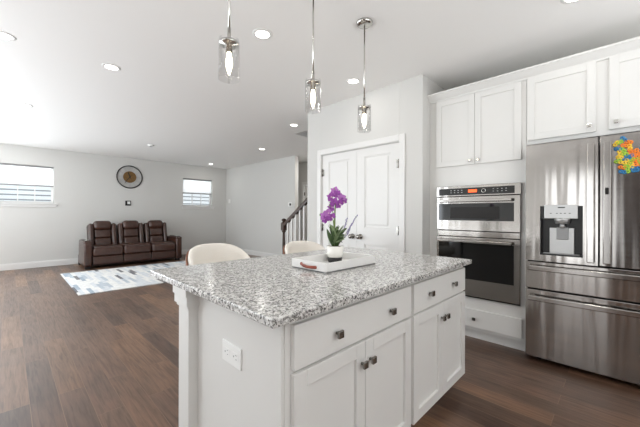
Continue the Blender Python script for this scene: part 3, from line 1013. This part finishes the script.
MB().box(-0.008, 0.008, -0.023, -0.018, -0.05, 0.19, 0.002, 1, Matrix.Translation((cx, cy, cz)) @ Matrix.Rotation(PI + 0.62, 4, 'Y')).build('minute_hand', 'black', t)
t = thing('wall_thermostat', (2.255, YW, 1.50), 'small black square control with a white screen below the clock', 'thermostat')
MB().box(2.19, 2.32, YW - 0.02, YW, 1.435, 1.565, 0.004).build('plate', 'black', t)
MB().box(2.235, 2.30, YW - 0.0215, YW - 0.02, 1.475, 1.545, 0.0005, 1).build('screen', 'white_plastic', t)
t = thing('wall_thermostat', (5.1, 6.075, 1.46), 'white thermostat with dark screen on the wall beside the stairs', 'thermostat')
MB().box(5.078, 5.1, 6.005, 6.145, 1.42, 1.52, 0.006).build('plate', 'white_plastic', t)
MB().box(5.0765, 5.078, 6.02, 6.085, 1.44, 1.50).build('screen', 'darkmetal', t)
t = thing('light_switch', (5.1, 9.16, 1.62), 'white light switch plate beside the living room corner', 'light switch')
MB().box(5.093, 5.1, 9.10, 9.22, 1.57, 1.70, 0.003).build('cover_plate', 'white_plastic', t)
for y in (9.135, 9.185):
    MB().box(5.088, 5.093, y - 0.014, y + 0.014, 1.605, 1.665, 0.002).build('rocker', 'white_plastic', t)

# ------------------------------------------------------------------ stairs and railing
t = thing('staircase', (4.25, 2.8, 0), 'stairs with white risers climbing behind the pantry', 'staircase')
ST_Y, RISE, RUN = 4.62, 0.186, 0.262
tr, rs = [], MB()
for k in range(11):
    y1 = ST_Y - RUN * k
    rs.box(3.86, 4.73, y1 - 0.02 - (RUN if k < 10 else 0), y1 - 0.02, 0, RISE * (k + 1) - 0.03)
    tm = MB().box(3.86, 4.735, y1 - RUN - 0.02, y1 + 0.02, RISE * (k + 1) - 0.03, RISE * (k + 1), 0.006)
    tm.build('tread', 'rail_wood', t)
rs.build('riser', 'trim', t)
stp = MB().prism([(ST_Y + 0.02, 0), (ST_Y + 0.02, 0.22), (ST_Y - RUN * 11, 0.22 + RISE * 11), (ST_Y - RUN * 11, 0)], 'x', 3.765, 3.855)
stp.build('stringer', 'trim', t)
t = thing('stair_railing', (3.81, 4.75, 0), 'dark wood newel post and handrail with white balusters at the stairs', 'railing')
NY = 4.735
npm = MB()
npm.box(3.765, 3.855, NY - 0.045, NY + 0.045, 0, 0.32, 0.004)
npm.lathe([(0.045, 0.32), (0.047, 0.34), (0.028, 0.37), (0.025, 0.42), (0.029, 0.60), (0.026, 0.78), (0.023, 0.86), (0.040, 0.88), (0.040, 0.90), (0.03, 0.91)], 3.81, NY, 24)
npm.box(3.767, 3.853, NY - 0.043, NY + 0.043, 0.905, 1.05, 0.006)
npm.lathe([(0.0, 1.05), (0.05, 1.05), (0.05, 1.062), (0.028, 1.07), (0.026, 1.078), (0.04, 1.092), (0.046, 1.11), (0.04, 1.128), (0.02, 1.14), (0, 1.142)], 3.81, NY, 24)
npm.build('newel_post', 'rail_wood', t)
slope = 0.70
def rz(y):
    return 1.01 + (NY - y) * slope
hr = MB()
prof = [(-0.034, -0.045), (0.034, -0.045), (0.038, 0.0), (0.026, 0.03), (0, 0.036), (-0.026, 0.03), (-0.038, 0.0)]
rows = []
y0, y1 = NY - 0.04, 2.0
bmh = bmesh.new()
A = [bmh.verts.new((3.81 + p, y0, rz(y0) + q)) for p, q in prof]
B = [bmh.verts.new((3.81 + p, y1, rz(y1) + q)) for p, q in prof]
bmh.faces.new(A); bmh.faces.new(B[::-1])
for i in range(len(prof)):
    j = (i + 1) % len(prof)
    bmh.faces.new((A[i], B[i], B[j], A[j]))
bmesh.ops.recalc_face_normals(bmh, faces=bmh.faces)
hr._merge(bmh)
hr.build('handrail', 'rail_wood', t)
for k in range(16):
    y = NY - 0.13 - 0.115 * k
    zb = 0.22 + (ST_Y - y) * RISE / RUN - 0.02
    MB().box(3.795, 3.825, y - 0.015, y + 0.015, max(0.1, zb), rz(y) - 0.025, 0.002, 1).build('baluster', 'trim', t)

# ------------------------------------------------------------------ counter stools
def stool(x, y, rot, top, label):
    t = thing('counter_stool', (0, 0, 0), label, 'stool', 'counter stools behind the island')
    m = MB()
    m.lathe([(0, 0.56), (0.22, 0.56), (0.245, 0.58), (0.25, 0.63), (0.235, 0.665), (0.12, 0.68), (0, 0.682)], 0, 0, 36)
    m.build('seat', 'cream', t)
    # barrel back: +Y side; height falls away towards the arms
    def ring(a):
        q = abs(a) / (PI / 2)
        return top - (0.15 * q ** 3 if q < 1 else 0.15 + 0.25 * (q - 1))
    n = 40
    amax = 1.75
    prof_n = 10
    inner, shell = [], []
    for i in range(n + 1):
        a = -amax + 2 * amax * i / n
        h = ring(a)
        dx, dy = math.sin(a), math.cos(a)
        row = []
        # closed cushion cross-section
        for (rr, zz) in ((0.215, 0.60), (0.222, 0.75), (0.228, h - 0.05), (0.236, h - 0.012), (0.25, h), (0.266, h - 0.01), (0.272, h - 0.04), (0.272, 0.75), (0.268, 0.58), (0.24, 0.57)):
            row.append((dx * rr, dy * rr, zz))
        row.append(row[0])
        inner.append(row)
    mb = MB()
    mb.quads(inner, 0)
    for row in (inner[0], inner[-1]):
        f = [mb.bm.verts.new(p) for p in row[:-1]]
        mb.bm.faces.new(f)
    bmesh.ops.remove_doubles(mb.bm, verts=mb.bm.verts, dist=1e-4)
    bmesh.ops.recalc_face_normals(mb.bm, faces=mb.bm.faces)
    bo = mb.build('backrest', 'cream', t)
    for i in range(n + 1):
        a = -amax - 0.02 + 2 * (amax + 0.02) * i / n
        h = ring(max(-amax, min(amax, a)))
        dx, dy = math.sin(a), math.cos(a)
        row = []
        for rr, zz in ((0.2735, 0.55), (0.2735, h - 0.035), (0.2745, h - 0.022), (0.285, h - 0.024), (0.287, h - 0.04), (0.285, 0.55)):
            row.append((dx * rr, dy * rr, zz))
        row.append(row[0])
        shell.append(row)
    mb = MB()
    mb.quads(shell, 0)
    bmesh.ops.remove_doubles(mb.bm, verts=mb.bm.verts, dist=1e-4)
    bmesh.ops.recalc_face_normals(mb.bm, faces=mb.bm.faces)
    mb.build('shell', 'walnut', t)
    for a in (45, 135, 225, 315):
        c0, s0 = math.cos(math.radians(a)), math.sin(math.radians(a))
        MB().cyl((0.25 * c0, 0.25 * s0, 0), (0.17 * c0, 0.17 * s0, 0.565), 0.012, 0.019, 14).build('leg', 'walnut', t)
    MB().torus((0, 0, 0.20), 0.222, 0.009, None, 36, 8).build('foot_ring', 'darkmetal', t)
    t.location = (x, y, 0)
    t.rotation_euler = (0, 0, rot)
    return t
stool(1.20, 2.22, 0.06, 0.985, 'cream barrel counter stool at the left, nearer the sofa')
stool(2.16, 2.24, -0.1, 0.945, 'cream barrel counter stool at the right, directly behind the white tray')

# ------------------------------------------------------------------ tray and orchid
CZ = 0.9145
t = thing('serving_tray', (1.43, 1.27, CZ), 'white rectangular wooden tray with leather handles on the countertop', 'tray')
x0, x1, y0, y1 = 1.20, 1.665, 1.13, 1.415
m = MB()
m.box(x0, x1, y0, y1, CZ, CZ + 0.008)
m.box(x0, x1, y0, y0 + 0.011, CZ, CZ + 0.056, 0.0015, 1); m.box(x0, x1, y1 - 0.011, y1, CZ, CZ + 0.056, 0.0015, 1)
m.box(x0, x0 + 0.011, y0 + 0.011, y1 - 0.011, CZ, CZ + 0.056, 0.0015, 1); m.box(x1 - 0.011, x1, y0 + 0.011, y1 - 0.011, CZ, CZ + 0.056, 0.0015, 1)
m.build('body', 'trim', t)
for xs_, sg in ((x0, -1), (x1, 1)):
    hm = MB()
    pts = [(xs_ + sg * 0.003, 1.21, CZ + 0.026), (xs_ + sg * 0.009, 1.235, CZ + 0.025), (xs_ + sg * 0.012, 1.27, CZ + 0.024), (xs_ + sg * 0.009, 1.305, CZ + 0.028), (xs_ + sg * 0.003, 1.325, CZ + 0.034)]
    rows = []
    for dz in (-0.008, 0.008):
        rows.append([(p[0], p[1], p[2] + dz) for p in pts])
    hm.quads(rows, 0.003)
    for yy, zz in ((1.21, 0.026), (1.325, 0.034)):
        hm.cyl((xs_, yy, CZ + zz), (xs_ + sg * 0.006, yy, CZ + zz), 0.009, seg=12)
    hm.build('handle', 'tan_strap', t)

OX_, OY_, OZ_ = 1.506, 1.338, CZ + 0.0082
rv = Vector((0.700, -0.714, 0))               # sideways as seen from the kitchen
fv = Vector((0.714, 0.700, 0))
t = thing('orchid_plant', (OX_, OY_, OZ_), 'purple orchid with lavender sprigs in a white pot on the tray', 'plant')
def OP(r, f, z):
    return Vector((OX_, OY_, 0)) + rv * r + fv * f + Vector((0, 0, z))
po = MB().lathe([(0, OZ_ + 0.034), (0.048, OZ_ + 0.034), (0.052, OZ_ + 0.06), (0.057, OZ_ + 0.104), (0.054, OZ_ + 0.106), (0.051, OZ_ + 0.10), (0.047, OZ_ + 0.092), (0, OZ_ + 0.092)], OX_, OY_, 36).build('pot', 'ceramic', t)
MB().lathe([(0, OZ_), (0.044, OZ_), (0.0482, OZ_ + 0.0335), (0, OZ_ + 0.0335)], OX_, OY_, 36).build('pot_base', 'black_ceramic', po)
MB().lathe([(0.049, OZ_ + 0.0925), (0.035, OZ_ + 0.103), (0.012, OZ_ + 0.108), (0, OZ_ + 0.109)], OX_, OY_, 20).build('moss', 'soil', po)
top = OZ_ + 0.10
st = MB()
main = [OP(0, 0, top), OP(-0.004, 0, top + 0.10), OP(-0.002, 0.0, top + 0.22), OP(0.002, 0, top + 0.30), OP(0.004, -0.005, top + 0.36), OP(-0.01, -0.012, top + 0.385)]
st.tube(main, [0.006, 0.0055, 0.005, 0.004, 0.003, 0.002])
side = [OP(-0.004, 0, top + 0.10), OP(-0.012, -0.004, top + 0.17), OP(-0.03, -0.008, top + 0.195), OP(-0.055, -0.012, top + 0.205), OP(-0.085, -0.012, top + 0.21)]
st.tube(side, [0.004, 0.0035, 0.003, 0.0025, 0.0018])
st.tube([OP(-0.003, 0, top + 0.20), OP(-0.02, -0.005, top + 0.235), OP(-0.032, -0.008, top + 0.29)], [0.003, 0.0025, 0.002])
st.build('stem', 'stem', t)
def petal_grid(L, wd, cup, seg=6):
    g = []
    for i in range(seg + 1):
        u = i / seg
        hw = wd * math.sin(PI * min(1, 0.08 + 0.92 * u) ** 0.8) * 0.5 + 0.0008
        row = []
        for j in range(5):
            v = j / 4 * 2 - 1
            row.append(Vector((v * hw, L * u, cup * (u * u * 0.7) + 0.12 * hw * v * v)))
        g.append(row)
    return g
def flower(c, face, size, spin):
    """orchid bloom: two broad petals, three sepals and a lip"""
    face = Vector(face).normalized()
    q = Vector((0, 0, 1)).rotation_difference(face).to_matrix().to_4x4() @ Matrix.Rotation(spin, 4, 'Z')
    o_m = MB()
    for ang, L, wd in ((90, 0.95, 0.62), (215, 0.9, 0.55), (325, 0.9, 0.55), (12, 1.0, 1.0), (168, 1.0, 1.0)):
        mt = Matrix.Translation(c) @ q @ Matrix.Rotation(math.radians(ang - 90), 4, 'Z')
        g = [[mt @ (p * size) for p in row] for row in petal_grid(L, wd, 0.18)]
        o_m.quads(g, 0.0008)
    fl = o_m.build('flower', random.choice(('petal', 'petal_light')), t)
    lm = MB()
    mt = Matrix.Translation(c) @ q
    lm.ball(mt @ Vector((0, -0.12 * size, 0.2 * size)), 0.13 * size, (1, 1.2, 1.1), 10)
    lm.build('lip', 'lip' if random.random() < 0.5 else 'petal', fl)
sz = 0.034
for r, f, z, fr, fz, sp in ((-0.028, -0.02, 0.345, -0.3, 0.1, 0.2), (0.010, -0.022, 0.362, 0.1, 0.25, 0.0), (0.040, -0.02, 0.340, 0.4, 0.0, -0.3), (0.052, -0.012, 0.315, 0.6, -0.1, 0.2),
                            (0.024, -0.028, 0.300, 0.1, -0.1, 0.5), (-0.008, -0.026, 0.312, -0.2, 0.0, -0.2), (-0.022, -0.01, 0.280, -0.3, -0.2, 0.4), (-0.005, -0.01, 0.385, -0.1, 0.5, 0.1),
                            (-0.072, -0.022, 0.222, -0.3, 0.1, 0.0), (-0.048, -0.02, 0.240, 0.1, 0.3, 0.4), (-0.058, -0.026, 0.198, -0.2, -0.2, -0.4), (-0.024, -0.016, 0.214, 0.3, 0.0, 0.2)):
    flower(OP(r, f, top + z - 0.02), -fv + rv * fr + Vector((0, 0, fz)), sz, sp)
bd = MB()
for r, f, z in ((-0.032, -0.008, 0.29), (-0.036, -0.008, 0.268), (-0.09, -0.012, 0.212), (-0.098, -0.012, 0.209)):
    bd.ball(OP(r, f, top + z), 0.006, (1, 1, 1.4), 8)
bd.build('bud', 'leaf_pale', t)
def leaf(base, tip, wd, mat, lift=0.03):
    base, tip = Vector(base), Vector(tip)
    d = tip - base
    s = d.cross(Vector((0.3, 0.25, 0.9))).normalized()
    g = []
    for i in range(9):
        u = i / 8
        hw = wd * (math.sin(PI * (0.1 + 0.9 * u)) ** 0.8 if u < 1 else 0) * 0.5 + 0.0005
        cpt = base + d * u + Vector((0, 0, lift * math.sin(PI * u)))
        g.append([cpt - s * hw, cpt + Vector((0, 0, -hw * 0.35)), cpt + s * hw])
    MB().quads(g, 0.0012).build('leaf', mat, t)
leaf(OP(-0.01, -0.01, top), OP(-0.055, -0.03, top + 0.12), 0.032, 'leaf', 0.0)
leaf(OP(0.01, -0.01, top), OP(0.058, -0.03, top + 0.085), 0.036, 'leaf', 0.02)
leaf(OP(0.0, 0.0, top), OP(0.03, 0.03, top + 0.07), 0.026, 'leaf', 0.01)
leaf(OP(0.0, -0.01, top), OP(0.045, -0.04, top + 0.03), 0.034, 'leaf', 0.03)
leaf(OP(0.0, 0.01, top), OP(-0.05, 0.04, top + 0.07), 0.036, 'leaf', 0.02)
leaf(OP(0.02, -0.01, top + 0.05), OP(0.075, -0.03, top + 0.125), 0.022, 'leaf', 0.01)
leaf(OP(0.01, -0.02, top + 0.06), OP(-0.035, -0.05, top + 0.15), 0.018, 'leaf_pale', 0.01)
rnd = random.Random(3)
for k in range(70):
    a = rnd.uniform(0, 2 * PI)
    h = rnd.uniform(0.03, 0.135)
    rr = rnd.uniform(0.0, 0.022)
    b0 = OP(rr * math.cos(a), rr * math.sin(a), top + h * 0.5)
    b1 = OP(rnd.uniform(-0.045, 0.07), rnd.uniform(-0.045, 0.03), top + h + 0.012)
    leaf(b0, b1, rnd.uniform(0.010, 0.020), rnd.choice(('leaf_pale', 'leaf_pale', 'leaf')), 0.004)
for (r1, z1, bend) in ((0.140, 0.205, 0.012), (0.075, 0.185, 0.010), (0.105, 0.150, 0.02)):
    sm = MB()
    pts = [OP(r1 * u + bend * math.sin(PI * u), -0.012 * u, top + z1 * u) for u in [i / 8 for i in range(9)]]
    sm.tube(pts, [0.0018 - 0.0001 * i for i in range(9)], 6)
    so = sm.build('sprig', 'stem', t)
    lb = MB()
    for i in range(12):
        u = 0.45 + 0.55 * i / 11
        p = OP(r1 * u + bend * math.sin(PI * u) + rnd.uniform(-0.004, 0.004), -0.012 * u + rnd.uniform(-0.004, 0.004), top + z1 * u)
        lb.ball(p, 0.0042, (1, 1, 1.5), 8)
    lb.build('blossom', 'lavender', so)
